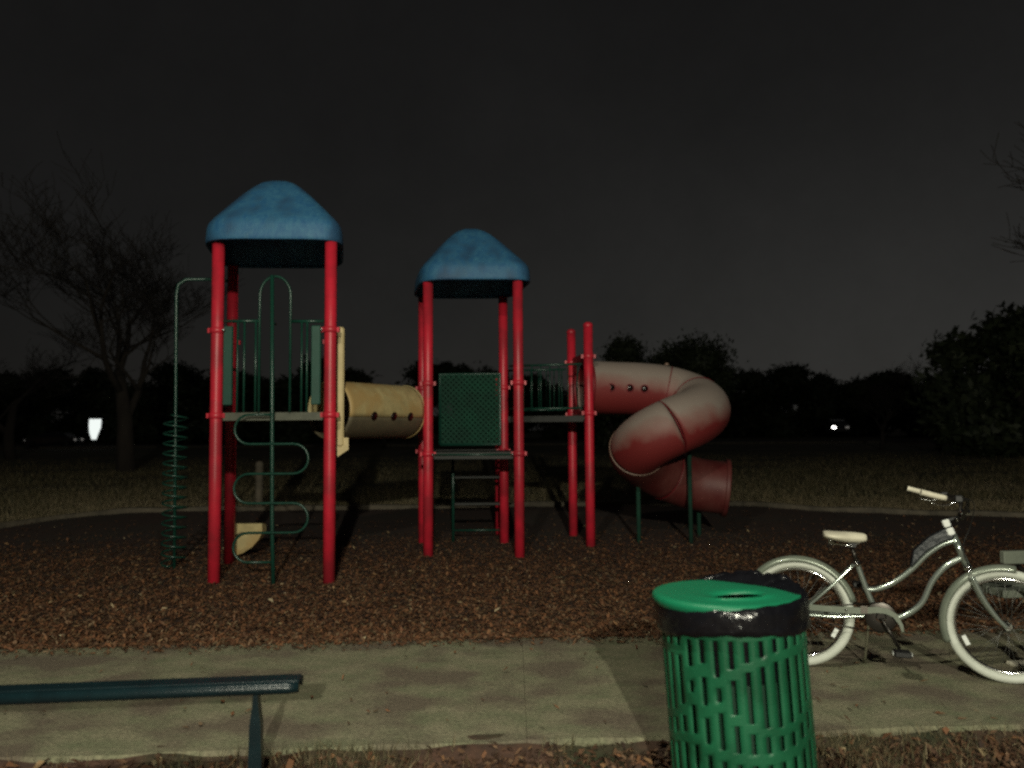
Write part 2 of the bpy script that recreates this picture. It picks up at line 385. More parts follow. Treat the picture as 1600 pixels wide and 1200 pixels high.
def pos_soilchips(N):
    x = rng.uniform(-4,4,N); y = near_y(x)-.015-rng.exponential(.9,N); k = (y > 2.0) & ((near_y(x)-y > .10+.05*vnoise(x,y,5,31)) | (rng.random(N) < .15)); x, y = x[k], y[k]; return x, y, zs(x,y)
tag(scatter('leaf_litter', 30000, pos_soilchips, (.02,.06), (.25,.6), .4, M['litter'], .006), kind='stuff')
def pos_grassnear(N):
    x = rng.uniform(-4,4,N); y = near_y(x)-.01-rng.exponential(.5,N)
    k = (y > 2.0) & (vnoise(x,y,4,9) + rng.normal(0,.25,N) > .12); x, y = x[k], y[k]; return x, y, zs(x,y)
tag(scatter('grass_tufts', 26000, pos_grassnear, (.025,.075), (.06,.1), .3, M['grass'], 0, upright=True), kind='stuff')
def pos_grassfar(N):
    y = 11 + 34*rng.beta(1, 2, N); x = rng.uniform(-1,1,N)*(y*.72+1)
    k = (y > edge_far(x)+.12) & (vnoise(x,y,.8,19)+rng.normal(0,.35,N) > -.35); x, y = x[k], y[k]; return x, y, np.full(len(x), -.16)
tag(scatter('dormant_grass', 150000, pos_grassfar, (.05,.14), (.12,.25), .3, M['grass'], 0, upright=True), kind='stuff')

def pos_straw(N):
    y = 13 + 9*rng.beta(1, 1.6, N); x = rng.uniform(-1,1,N)*(y*.72+1)
    k = (y > edge_far(x)+.10) & ((vnoise(x,y,.55,29)+rng.normal(0,.3,N) > .25) | (((x-7.2)/3.2)**2+((y-15.6)/1.7)**2 + rng.normal(0,.35,N) < 1)); x, y = x[k], y[k]; return x, y, np.full(len(x), -.16)
tag(scatter('dry_straw_grass', 110000, pos_straw, (.03,.09), (.15,.3), .3, M['straw'], 0, upright=True), kind='stuff')

# ------------------------------------------------------------------ play structure
PS = empty('play_structure', (-2.5, 8.1, -.1))
tag(PS, 'playground climbing structure with red posts, two blue roofs, yellow tunnel and red spiral tube slide', 'play structure')
OFF = Vector((2.5, -8.1, .1))
MT = Matrix.Translation(OFF)
def pb(): return MB(MT)
def pbuild(b, name, m, parent=None): return b.build(name, m, parent or PS)
T1 = [(-3.118,8.093),(-1.917,8.084),(-2.177,9.224),(-3.378,9.233)]
T2 = [(-1.054,9.625),(.08,9.578),(-.12,10.728),(-1.254,10.775)]
T3 = [(1.04,10.402),(.885,11.37)]
def post(x, y, zt, rings, cap=True, r=.063):
    b = pb(); b.tube([(x,y,-.3),(x,y,zt*.3),(x,y,zt*.65),(x,y,zt)], r, 20)
    if cap: b.lathe([(r+.004,-.0),(r+.005,.02),(r*.85,.045),(r*.4,.06),(.001,.063)], 20, (x,y,zt))
    p = pbuild(b, 'post', M['red'])
    for z in rings:
        c = pb(); c.lathe([(r+.001,-.032),(r+.012,-.028),(r+.014,0),(r+.012,.028),(r+.001,.032)], 20, (x,y,z))
        c.box((x+r,y-.022,z-.025),(x+r+.035,y+.022,z+.025)); c.box((x-r-.035,y-.022,z-.025),(x-r,y+.022,z+.025))
        pbuild(c, 'clamp_collar', M['red'], p)
    return p
for x, y in T1: post(x, y, 3.475, [2.54, 1.64], False)
for x, y in T2: post(x, y, 3.33, [2.05, 1.17], False)
for i, (x, y) in enumerate(T3): post(x, y, 2.86+.03*i, [2.45, 1.68])

def roof(cx, cy, hx, hy, z0, hgt, yaw, lab):
    prof = [(1.0,0),(1.015,.01),(1.015,.06),(1.005,.185),(.985,.25),(.93,.32),(.84,.41),(.74,.512),(.62,.63),(.50,.742),(.38,.845),(.27,.92),(.15,.972),(.02,1.0)]
    n = 64; vs = []; fs = []
    for (s_, z) in prof:
        pw = 5.5*s_ + 4.2*(1-s_)
        for k in range(n):
            a = 2*PI*(k+.5)/n; c, s2 = math.cos(a), math.sin(a)
            q = (abs(c)**pw + abs(s2)**pw)**(-1/pw)
            # valleys press in slightly between the four hips
            face = 1 - .02*math.sin(PI*s_)*(math.cos(2*a)**2)
            vs.append((c*q*s_*hx*face, s2*q*s_*hy*face, z*hgt))
    for i in range(len(prof)-1):
        for k in range(n):
            k2 = (k+1) % n; fs.append((i*n+k, i*n+k2, (i+1)*n+k2, (i+1)*n+k))
    fs.append(tuple(range((len(prof)-1)*n, len(prof)*n)))
    Mx = MT @ Matrix.Translation((cx,cy,z0)) @ Matrix(((1,-.17,0,0),(0,1,0,0),(0,0,1,0),(0,0,0,1))) @ Matrix.Rotation(yaw,4,'Z')
    b = MB(Mx); b.add(vs, fs, True)
    o = pbuild(b, 'roof', M['blue']); o['label'] = lab
    md = o.modifiers.new('thick','SOLIDIFY'); md.thickness = .02; md.offset = -1
    # rolled rim under the eave and the four corner brackets
    rb = MB(Mx); rr = []
    for k in range(n):
        a = 2*PI*(k+.5)/n; c, s2 = math.cos(a), math.sin(a); q = (abs(c)**5.5+abs(s2)**5.5)**(-1/5.5)
        rr.append((c*q*hx*.985, s2*q*hy*.985, .012))
    rb.tube(rr, .014, 6, closed=True)
    pbuild(rb, 'eave_rim', M['blue'], o)
    return o
roof(-2.66,8.66,.735,.735,3.475,.85,R(3),'larger blue roof with rounded peak, on the left tower')
roof(-.555,10.16,.705,.71,3.33,.82,R(2),'smaller blue roof with rounded peak, on the middle tower')

def deck(poly, z, m, t=.05):
    b = pb(); n = len(poly); cx = sum(p[0] for p in poly)/n; cy = sum(p[1] for p in poly)/n
    P = [(x, y) for x, y in poly]
    b.add([(x,y,z) for x,y in P]+[(x,y,z-t) for x,y in P], [tuple(range(n)), tuple(range(2*n-1,n-1,-1))]+[(i,(i+n),(i+1)%n+n,(i+1)%n) for i in range(n)])
    o = pbuild(b, 'deck', m)
    for i in range(n):      # edge lips
        p, q = Vector((*P[i],z)), Vector((*P[(i+1)%n],z)); d = (q-p).normalized(); s_ = p+d*.075; e_ = q-d*.075
        l = pb(); nrm = Vector((d.y,-d.x,0))*.012
        vs = [s_+nrm+Vector((0,0,.008)), e_+nrm+Vector((0,0,.008)), e_+nrm-Vector((0,0,t+.025)), s_+nrm-Vector((0,0,t+.025)),
              s_-nrm+Vector((0,0,.008)), e_-nrm+Vector((0,0,.008)), e_-nrm-Vector((0,0,t+.025)), s_-nrm-Vector((0,0,t+.025))]
        l.add([tuple(v) for v in vs], [(0,3,2,1),(4,5,6,7),(0,1,5,4),(3,7,6,2),(0,4,7,3),(1,2,6,5)])
        pbuild(l, 'deck_edge', m, o)
    return o
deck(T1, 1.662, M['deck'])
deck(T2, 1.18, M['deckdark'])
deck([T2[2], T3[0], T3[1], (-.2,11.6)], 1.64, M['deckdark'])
post(-.2, 11.6, 2.2, [1.6])

def rail(pts, r=.017, name='guard_rail', parent=None, m=None, n=10):
    return pbuild(pb().tube(pts, r, n), name, m or M['green'], parent)
# front gate of the left tower
yf = 8.089
g = rail([(-3.05,yf,2.64),(-2.66,yf,2.64)])
for x in (-2.90,-2.829,-2.708): rail([(x,yf,1.67),(x,yf,2.635)], .012, 'baluster', g)
g = rail([(-2.335,yf,2.634),(-1.985,yf,2.632)])
for x in (-2.222,-2.165): rail([(x,yf,1.67),(x,yf,2.63)], .012, 'baluster', g)
for x0, x1 in ((-3.047,-2.95),(-2.118,-2.018)):
    b = pb(); b.rbox((x0,yf-.02,1.75),(x1,yf+.02,2.585),.008); pbuild(b, 'side_board', M['greenpanel'])
arch = [(-2.66,yf-.03,1.67),(-2.66,yf-.03,2.9)]+[(-2.497-.163*math.cos(a), yf-.03, 2.9+.21*math.sin(a)) for a in np.linspace(0.15,PI-.15,13)]+[(-2.334,yf-.03,2.9),(-2.334,yf-.03,1.67)]
rail(arch, .014, 'entry_arch')
# side and rear barriers of the left tower
def barrier(p, q, z0, z1, nb, name='barrier', inset=.09):
    p = Vector((*p,0)); q = Vector((*q,0)); d = (q-p).normalized(); a = p+d*inset; c = q-d*inset
    g = rail([tuple(a)[:2]+(z1,), tuple(c)[:2]+(z1,)], .015)
    rail([tuple(a)[:2]+(z0,), tuple(c)[:2]+(z0,)], .015, 'bottom_rail', g)
    for i in range(nb):
        t = (i+.5)/nb; s_ = a+(c-a)*t
        rail([(s_.x,s_.y,z0),(s_.x,s_.y,z1)], .008, 'baluster', g)
    return g
barrier(T1[0], T1[3], 1.75, 2.62, 8)
barrier(T2[0], T2[3], 2.0, 2.05, 0) if False else None
barrier(T2[2], T3[0], 1.75, 2.35, 8)
barrier(T3[1], (-.2,11.6), 1.75, 2.35, 8)
# serpentine climber
yc = 7.95
pc = rail([(-2.455,yc+.02,-.25),(-2.474,yc+.01,.45),(-2.484,yc,1.65),(-2.499,yc,3.10)], .021, 'climber_pole')
zr = [1.645,1.342,1.037,.736,.436,.138]; rx = .145; path = []
xc = -2.478; hl, hr = -2.862, -2.100
path.append((xc,yc-.02,zr[0]))
def arc(xe, z0, z1, side):
    r_ = (z0-z1)/2; cz = (z0+z1)/2; cx = xe - side*r_
    return [(cx+side*r_*math.sin(a), yc-.02, cz+r_*math.cos(a)) for a in np.linspace(0,PI,11)]
for i in range(5):
    side = -1 if i % 2 == 0 else 1
    path += arc(hl if side < 0 else hr, zr[i], zr[i+1], side)
path.append((xc,yc-.02,zr[5]))
rail(path, .013, 'climber_rungs', pc)
rail([(-2.49,yc,2.6),(-2.49,yf-.03,2.6)], .012, 'bracket', pc)
# corkscrew climber left of the tower
cx_, cy_ = -3.92, 8.96
ck = rail([(cx_+.01,cy_,-.25),(cx_,cy_,1.2),(cx_-.02,cy_,3.08),(cx_,cy_,3.2),(cx_+.08,cy_+.02,3.265),(cx_+.3,cy_+.12,3.285),(-3.42,9.20,3.285)], .018, 'corkscrew_pole')
hp = []; turns = 15
for i in range(turns*18+1):
    a = 2*PI*i/18; z = 1.66 - 1.72*i/(turns*18)
    hp.append((cx_+.13*math.sin(a), cy_-.13*math.cos(a), z))
rail([(cx_,cy_,1.66)]+hp+[(cx_,cy_,-.06)], .011, 'corkscrew_coil', ck, n=6)

# yellow crawl tunnel between the towers
A_ = Vector((-2.06,8.62,1.705)); B_ = Vector((-1.37,9.76,1.70)); ax = (B_-A_).normalized()
su = ax.cross(Vector((0,0,1))).normalized(); up_ = su.cross(ax).normalized()
def tunnel_half(a0, a1, name, m, parent=None):
    b = pb(); n = 22; k = 20; vs = []; fs = []
    for i in range(k+1):
        t = i/k; rr = .318
        for j in range(n+1):
            a = a0+(a1-a0)*j/n; p = A_+(B_-A_)*t+(su*math.cos(a)+up_*math.sin(a))*rr; vs.append(tuple(p))
    for i in range(k):
        for j in range(n): fs.append((i*(n+1)+j,i*(n+1)+j+1,(i+1)*(n+1)+j+1,(i+1)*(n+1)+j))
    b.add(vs, fs, True); o = pbuild(b, name, m, parent)
    md = o.modifiers.new('t','SOLIDIFY'); md.thickness = .012
    return o
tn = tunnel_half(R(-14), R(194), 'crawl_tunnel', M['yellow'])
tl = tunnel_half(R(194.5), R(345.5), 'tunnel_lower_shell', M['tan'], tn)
for t_ in (1,):
    c_ = A_+(B_-A_)*t_; b = pb(); rp = [tuple(c_+(su*math.cos(a)+up_*math.sin(a))*.325) for a in np.linspace(0,2*PI,37)[:-1]]
    b.tube(rp, .014, 6, closed=True); pbuild(b, 'flange', M['yellow'], tn)
def disc_on(c, nrm, r, m, name, parent, t=.006, ring=None):
    q = nrm.to_track_quat('Z','Y').to_matrix().to_4x4(); Mx = MT @ Matrix.Translation(c) @ q
    b = MB(Mx); b.lathe([(.001,t),(r,t),(r,-.02)], 20); o = pbuild(b, name, m, parent)
    if ring:
        b = MB(Mx); b.tube([(r*math.cos(a), r*math.sin(a), t) for a in np.linspace(0,2*PI,21)[:-1]], r*.13, 6, closed=True); pbuild(b, 'hole_rim', ring, o)
    return o
out_s = su if su.y < 0 else -su
for t_ in (.30,.56,.79):
    an = R(-12); nn = (out_s*math.cos(an)+up_*math.sin(an)); disc_on(A_+(B_-A_)*t_+nn*.320, nn, .052, M['hole'], 'window_hole', tn, .012)
# tunnel entry panel, seen edge on
b = MB(MT @ Matrix(((1,-.215,0,.215*8.3),(0,1,0,0),(0,0,1,0),(0,0,0,1)))); b.rbox((-1.90,8.3,1.30),(-1.818,9.05,2.60),.02); ep = pbuild(b, 'entry_panel', M['cream_panel'])
b = pb()
pr = [(-1.86,1.40),(-1.772,1.395),(-1.770,1.27),(-1.89,1.19),(-1.90,1.29)]
b.add([(x,8.32,z) for x,z in pr]+[(x-.1,8.75,z) for x,z in pr], [(0,1,2,3,4),(9,8,7,6,5)]+[(i,i+5,(i+1)%5+5,(i+1)%5) for i in range(5)])
pbuild(b, 'panel_lip', M['cream_panel'], ep)

# quarter-round yellow corner seat low on the rear left post
prf = [(-3.425,.345),(-3.06,.345),(-3.055,.24),(-3.10,.15),(-3.18,.06),(-3.28,-.005),(-3.37,-.04),(-3.425,-.055)]
b = pb(); n = len(prf)
b.add([(x,9.44,z) for x,z in prf]+[(x,9.60,z*.97) for x,z in prf], [tuple(range(n-1,-1,-1)), tuple(range(n,2*n))]+[(i,(i+1)%n,(i+1)%n+n,i+n) for i in range(n)])
ch = pbuild(b, 'corner_seat', M['yellow']); pbuild(pb().tube([(-3.41,9.24,.25),(-3.40,9.46,.25)],.02,8),'seat_bracket',M['green'],ch)
b = pb(); b.tube([(-3.40,9.425,.20),(-3.30,9.42,.235),(-3.09,9.42,.24)], .012, 6); pbuild(b, 'rung_shadow_strip', M['tan'], ch)  # dark strip modelled in place of a rung's shadow across the seat

# mesh barrier at the back of the middle tower
p0 = Vector((-1.005,10.70,0)); p1 = Vector((-.165,10.665,0)); z0, z1 = 1.26, 2.24
g = rail([(p0.x,p0.y,z0),(p0.x,p0.y,z1),(p1.x,p1.y,z1),(p1.x,p1.y,z0),(p0.x,p0.y,z0)], .022, 'mesh_panel_frame')
b = pb(); w_ = (p1-p0).length; h_ = z1-z0; st = .075
def P_(u, v): q = p0+(p1-p0)*(u/w_); return Vector((q.x,q.y,z0+v))
k = -int(h_/st)-1
while k*st < w_:
    for sgn in (1,-1):
        u0 = k*st; seg = []
        for (uu, vv) in ((u0,0),(u0+h_,h_)):
            seg.append((uu,vv))
        ua, va = u0, 0.; ub, vb = u0+h_, h_
        if ua < 0: va = -ua; ua = 0.
        if ub > w_: vb = vb-(ub-w_); ub = w_
        if vb > va+.01:
            if sgn < 0: va, vb = h_-va, h_-vb
            a3, b3 = P_(ua,va), P_(ub,vb); dd = (b3-a3).normalized(); nn = dd.cross(Vector((0,1,0))).normalized()*.015; yy = Vector((0,.006 if sgn > 0 else -.002,0)); tt = Vector((0,.008,0))
            b.add([tuple(a3+nn+yy),tuple(b3+nn+yy),tuple(b3-nn+yy),tuple(a3-nn+yy),tuple(a3+nn+yy-tt),tuple(b3+nn+yy-tt),tuple(b3-nn+yy-tt),tuple(a3-nn+yy-tt)],[(0,1,2,3),(7,6,5,4),(0,4,5,1),(3,2,6,7)])
    k += 1
o = pbuild(b, 'mesh_lattice', M['meshgreen'], g); o['kind'] = 'stuff'
# ladder below it
l = None
for x in (-.838,-.086):
    q = rail([(x,10.87,-.2),(x,10.86,.6),(x,10.82,1.17)], .021, 'ladder_leg'); l = l or q
for z in (.06,.43,.80):
    rail([(-.838,10.85,z),(-.086,10.85,z)], .014, 'rung', l)
    if z > .1:
        b = pb(); b.rbox((-.815,10.76,z-.015),(-.11,10.90,z+.018),.006); pbuild(b, 'tread', M['deckdark'], l)
# step panel under the middle deck front and bolt heads
for x, y in ((-.99,9.59),(.0,9.55),(-3.03,8.06),(-2.0,8.05)):
    z = 1.165 if y > 9 else 2.54
    b = pb(); b.lathe([(.016,-.0),(.014,.012),(.001,.014)], 10, (0,0,0), Matrix.Translation((x,y-.03,z)) @ Matrix.Rotation(R(90),4,'X')); pbuild(b, 'bolt_head', M['steel'])
rail([(-1.0,9.60,1.16),(.02,9.56,1.16)], .012, 'front_rail', None, M['green'])

# red spiral tube slide
SP = [(1.02,10.88,2.06),(1.42,10.95,2.045),(1.835,11.0,2.03),(2.22,11.03,1.985),(2.52,10.88,1.87),(2.60,10.52,1.73),(2.42,10.18,1.62),(2.10,9.98,1.50),(1.80,10.06,1.34),(1.68,10.38,1.17),(1.86,10.76,1.0),(2.18,11.0,.82),(2.60,11.10,.67),(3.04,11.04,.61)]
SL = spline(SP, 8)
def tube_sec(i0, i1, name, parent=None):
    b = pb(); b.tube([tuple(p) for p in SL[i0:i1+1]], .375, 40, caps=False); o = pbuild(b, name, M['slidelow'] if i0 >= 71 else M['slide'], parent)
    md = o.modifiers.new('t','SOLIDIFY'); md.thickness = .012; md.offset = -1
    return o
secs = [0,24,35,57,71,88,len(SL)-1]
ts = None
for i in range(len(secs)-1):
    o = tube_sec(secs[i], secs[i+1], 'tube_slide' if ts is None else 'tube_section', ts); ts = ts or o
def flange(i, r=.39, th=.018, m=None):
    p = SL[i]; d = (SL[min(i+1,len(SL)-1)]-SL[max(i-1,0)]).normalized(); q = d.to_track_quat('Z','Y').to_matrix().to_4x4()
    b = MB(MT @ Matrix.Translation(p) @ q); b.lathe([(.36,-th),(r-.004,-th),(r,-th*.7),(r,th*.7),(r-.004,th),(.36,th)], 40)
    return pbuild(b, 'flange', m or M['slideflange'], ts)
flange(1, .40, .03, M['reddark'])
for i in secs[1:-1]: flange(i, .385 if i == 71 else .381, .008 if i == 71 else .006, None if i == 71 else M['reddark'])
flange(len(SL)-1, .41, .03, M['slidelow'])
p_ = SL[24]; b = pb(); b.lathe([(.03,0),(.03,.02),(.015,.035),(.001,.036)], 12, (p_.x,p_.y-.05,p_.z+.385)); pbuild(b, 'lifting_lug', M['slideflange'], ts)
for x_ in (1.37,1.61,1.84):
    i = min(range(24), key=lambda k: abs(SL[k].x-x_)); p = SL[i]; nn = Vector((0,-1,-.04)).normalized()
    disc_on(p+nn*.370, nn, .052, M['hole'], 'window_hole', ts, .010, M['reddark'])
# entry plate between the two right posts, with the tube mouth
n = 40; vs = []; c3 = SL[0]+Vector((-.03,0,0)); d3 = Vector((T3[1][0]-T3[0][0], T3[1][1]-T3[0][1], 0)).normalized()
for k in range(n):
    a = 2*PI*k/n; ca, sa = math.cos(a), math.sin(a); q = 1/max(abs(ca),abs(sa)); 
    vs.append(tuple(c3+d3*ca*.345+Vector((0,0,sa*.345)))); 
    vs.append(tuple(c3+d3*ca*q*.415+Vector((0,0,sa*q*.45))))
b = pb(); b.add(vs, [(2*k,2*k+1,(2*k+3)%(2*n),(2*k+2)%(2*n)) for k in range(n)])
o = pbuild(b, 'entry_plate', M['reddark'], ts); md = o.modifiers.new('t','SOLIDIFY'); md.thickness = .03
# slide supports
for (x_, y_, zt) in ((2.42,10.55,1.45),(1.74,10.72,.72),(2.70,11.25,.40)):
    pbuild(pb().tube([(x_,y_,-.25),(x_,y_,zt)], .03, 10), 'support_leg', M['meshgreen'])

# ------------------------------------------------------------------ trash can, lid, bag
TB = empty('trash_can', (.940,3.2,-.1)); TB.rotation_euler = (0, R(-3.4), 0)
tag(TB, 'green slotted steel trash can with a green lid, leaning slightly beside the walkway', 'trash can')
COLS = [  # slot spans down each of ten slot columns, in metres above the base
 [(430,460),(540,700),(780,850),(920,1090),(1150,1290)],[(435,470),(530,670),(745,910),(980,1130),(1190,1320)],[(430,480),(530,740),(800,880),(940,1150),(1210,1300)],
 [(425,490),(530,690),(750,945),(1005,1160),(1220,1340)],[(430,495),(535,655),(705,995),(1050,1165),(1225,1400)],[(440,490),(535,630),(680,1025),(1070,1165),(1225,1420)],
 [(400,480),(530,610),(660,1030),(1075,1160),(1220,1430)],[(380,475),(515,605),(655,1020),(1070,1150),(1210,1420)],[(375,460),(510,600),(655,990),(1040,1130),(1190,1380)],
 [(370,450),(500,590),(650,940),(1000,1100),(1160,1330)],[(400,455),(520,650),(700,860),(960,1100),(1160,1300)]]
def zc(c): return .880-(c-405)*.000655
Rb = .285; zs_ = {.04,.885}; spans = []
for k in range(32):
    sp2 = [(max(zc(b_),.06),zc(a_)) for a_, b_ in COLS[k % 11] if zc(a_) > .08]; spans.append(sp2)
    for a_, b_ in sp2: zs_ |= {round(a_,4), round(b_,4)}
ZL = sorted(zs_); vs = []; fs = []; nz = len(ZL); ang0 = R(-90)-R(11.25)*4.5
bounds = []
for k in range(32):
    a = ang0 + R(11.25)*k; bounds += [a-R(1.8), a+R(1.8), a+R(5.6)]
bounds_n = len(bounds)
for z in ZL:
    for a in bounds: vs.append((Rb*math.cos(a), Rb*math.sin(a), z))
for i in range(nz-1):
    zmid = (ZL[i]+ZL[i+1])/2
    for j in range(bounds_n):
        if j % 3 == 0 and any(a_-1e-4 < zmid < b_+1e-4 for a_, b_ in spans[j//3]): continue
        j2 = (j+1) % bounds_n; fs.append((i*bounds_n+j, i*bounds_n+j2, (i+1)*bounds_n+j2, (i+1)*bounds_n+j))
o = MB().add(vs, fs, True).build('slotted_shell', M['bin'], TB); md = o.modifiers.new('t','SOLIDIFY'); md.thickness = .005
b = MB(); b.tube([(Rb*math.cos(a), Rb*math.sin(a), .89) for a in np.linspace(0,2*PI,49)[:-1]], .011, 8, closed=True); b.build('top_rim', M['bin'], TB)
b = MB(); b.tube([(Rb*math.cos(a), Rb*math.sin(a), .035) for a in np.linspace(0,2*PI,49)[:-1]], .012, 8, closed=True); b.lathe([(.001,.05),(Rb-.01,.05)],32); b.build('base_ring', M['bin'], TB)
b = MB(); b.lathe([(.255,.06),(.262,.4),(.265,.87)],32); b.build('inner_liner', M['liner'], TB)
# lid: raised outer edge, dished inwards to an off-centre opening
b = MB(Matrix.Translation((-.012,0,.905)) @ Matrix.Rotation(R(4.8),4,'Y'))
n = 56; prof = [(.270,-.04,0),(.290,-.022,0),(.297,-.004,0),(.294,.010,0),(.284,.016,0),(.262,.016,.0),(.22,.019,.05),(.17,.024,.3),(.125,.028,.8),(.104,.026,1.),(.100,.021,1.),(.099,.016,1.)]
vs = []
for (r_, z, w) in prof:
    for k in range(n):
        a = 2*PI*k/n; rr = r_*(1+.02*math.sin(2*a+1)); vs.append((rr*math.cos(a)+w*.012, rr*math.sin(a)*(1-.15*w)-w*.115, z + .010*math.sin(a+2.2)))
fs = [(i*n+k, i*n+(k+1)%n, (i+1)*n+(k+1)%n, (i+1)*n+k) for i in range(len(prof)-1) for k in range(n)]
b.add(vs, fs, True); b.build('lid', M['lid'], TB)
# bag
n = 120; prof = [(.20,-.45),(.27,-.25),(.276,-.02),(.280,.012),(.292,.022),(.301,.014),(.305,-.012),(.306,-.045),(.305,-.07),(.307,-.085),(.298,-.092)]
vs = []
for i, (r_, z) in enumerate(prof):
    for k in range(n):
        a = 2*PI*k/n; q = math.sin(a*11+i)*.35+math.sin(a*23+2*i)*.35+math.sin(a*5+1)*.3
        lump = max(0, math.cos(a-R(42)))**3       # heaped at the back right
        rr = r_ + q*.0045*(i > 3); zz = z + q*.005*(i in (2,3,4,5)) + (q*.009 + .014*math.sin(3*a+.7) if i >= 8 else 0)
        if 2 <= i <= 4:
            zz += lump*(.048 if i == 3 else .035) * (1+.35*q); rr -= lump*(.055 if i == 2 else .02)
        vs.append((rr*math.cos(a), rr*math.sin(a), .898+zz))
fs = [(i*n+k, i*n+(k+1)%n, (i+1)*n+(k+1)%n, (i+1)*n+k) for i in range(len(prof)-1) for k in range(n)]
BG = MB().add(vs, fs, True).build('bin_bag', M['bag'])
BG.location = TB.location; BG.rotation_euler = TB.rotation_euler
tag(BG, 'shiny black plastic bag folded over the rim of the green trash can', 'bin bag')
# crumpled slack of the bag over the right of the lid
br = random.Random(5)
b = MB(); nu, nv = 34, 10; vs = []
for i in range(nu):
    a = R(-22)+R(120)*i/(nu-1); e = math.sin(PI*i/(nu-1))**.6
    for j in range(nv):
        t = j/(nv-1); rr = .300-.145*e*t + br.uniform(-.004,.004)
        z = .905 + .034*e*math.sin(PI*min(1,t*1.15))*(.75+.5*br.random()) + .012*e
        vs.append((rr*math.cos(a), rr*math.sin(a), z))
b.add(vs, [(i*nv+j,(i+1)*nv+j,(i+1)*nv+j+1,i*nv+j+1) for i in range(nu-1) for j in range(nv-1)], True)
sl_ = b.build('bag_slack', M['bag'], BG)
md = sl_.modifiers.new('s','SUBSURF'); md.levels = 1; md.render_levels = 1

# ------------------------------------------------------------------ bicycle
BK = empty('bicycle', (1.786,4.886,0)); yaw = math.atan2(4.528-4.886, 2.861-1.786)
BK.rotation_euler = (R(-3.5), 0, yaw)
tag(BK, 'silver cruiser bicycle with white tyres, cream saddle and grips, parked on the walkway', 'bicycle')
LB = 1.137; RW = .325
def bm_(): return MB()
axP = Vector((.97,0,.59)); axD = Vector((-.052,0,.148)).normalized()
STEER = Matrix.Translation(axP) @ Matrix.Rotation(R(-3), 4, axD) @ Matrix.Translation(-axP)
def wheel(cx, name, Mx):
    o0 = MB(Mx); tr = .0255; Rt = RW-tr
    o0.tube([(cx+Rt*math.cos(a),0,RW+Rt*math.sin(a)) for a in np.linspace(0,2*PI,65)[:-1]], tr, 12, closed=True)
    w = o0.build(name, M['tyre'], BK)
    b = MB(Mx); rr = RW-.058; b.tube([(cx+rr*math.cos(a),0,RW+rr*math.sin(a)) for a in np.linspace(0,2*PI,65)[:-1]], .009, 8, closed=True); b.build('rim', M['chrome'], w)
    b = MB(Mx)
    for k in range(36):
        a = 2*PI*k/36; s_ = 1 if k % 2 else -1; a2 = a + R(50)*(1 if (k//2) % 2 else -1)
        b.tube([(cx+.02*math.cos(a2), s_*.028, RW+.02*math.sin(a2)),(cx+rr*math.cos(a),0,RW+rr*math.sin(a))], .0012, 4)
    o = b.build('spokes', M['spoke'], w); o['kind'] = 'stuff'
    b = MB(Mx); b.tube([(cx,-.05,RW),(cx,-.035,RW),(cx,-.034,RW),(cx,.034,RW),(cx,.035,RW),(cx,.05,RW)], [.012,.012,.022,.022,.012,.012], 12); b.build('hub', M['chrome'], w)
    b = MB(Mx); a = R(205) if cx > 1 else R(-28); rc_ = Vector((cx+.235*math.cos(a),0,RW+.235*math.sin(a)))
    b.box((-.012,-.008,-.028),(.012,.008,.028), Matrix.Translation(rc_) @ Matrix.Rotation(-a+R(90)*0,4,'Y')); b.build('spoke_reflector', M['reflector'], w)
    return w
I4 = Matrix.Identity(4)
wheel(0., 'wheel', I4); wheel(LB, 'wheel', STEER)
def fender(cx, a0, a1, Mx, rad=RW+.016):
    b = MB(Mx); n = 40; sec = [(-.036,-.028),(-.032,-.008),(-.018,.006),(0,.010),(.018,.006),(.032,-.008),(.036,-.028)]; vs = []
    for i in range(n+1):
        a = a0+(a1-a0)*i/n
        for (s_, h) in sec: vs.append((cx+(rad+h)*math.cos(a), s_, RW+(rad+h)*math.sin(a)))
    b.add(vs, [(i*7+j,i*7+j+1,(i+1)*7+j+1,(i+1)*7+j) for i in range(n) for j in range(6)], True)
    o = b.build('fender', M['fender'], BK); md = o.modifiers.new('t','SOLIDIFY'); md.thickness = .002
    return o
fender(0., R(15), R(195), I4); fender(LB, R(80), R(200), STEER)
def tb(pts, r, name, m, parent=BK, Mx=None, n=12, sm=6):
    P = spline(pts, sm) if len(pts) > 2 and sm > 1 else pts
    if hasattr(r,'__len__'): r = list(np.interp(np.linspace(0,1,len(P)), np.linspace(0,1,len(r)), r))
    return MB(Mx).tube([tuple(p) for p in P], r, n).build(name, m, parent)
tb([(.452,0,.345),(.400,0,.48),(.345,0,.655)], .0165, 'seat_tube', M['frame'])
tb([(.397,0,.488),(.46,0,.495),(.552,0,.540),(.648,0,.618),(.737,0,.713),(.825,0,.778),(.905,0,.808)], .0165, 'top_tube', M['frame'])
tb([(.47,0,.330),(.584,0,.338),(.693,0,.42),(.76,0,.556),(.837,0,.65),(.925,0,.705)], .0175, 'down_tube', M['frame'])
tb([(.882,0,.842),(.947,0,.655)], .021, 'head_tube', M['frame'], sm=1)
for s_ in (-1,1):
    tb([(.0,s_*.058,RW),(.16,s_*.052,RW+.145),(.33,s_*.018,.635)], .0085, 'seat_stay', M['frame'])
    tb([(.0,s_*.058,RW),(.2,s_*.05,RW-.005),(.45,s_*.025,.338)], .0095, 'chain_stay', M['frame'])
    tb([(.965,s_*.045,.600),(1.02,s_*.05,.47),(1.08,s_*.052,.375),(1.128,s_*.052,RW-.005)], [.0165,.015,.013,.011], 'fork_leg', M['frame'], Mx=STEER)
tb([(.965,-.055,.60),(.965,.055,.60)], .017, 'fork_crown', M['frame'], Mx=STEER, sm=1)
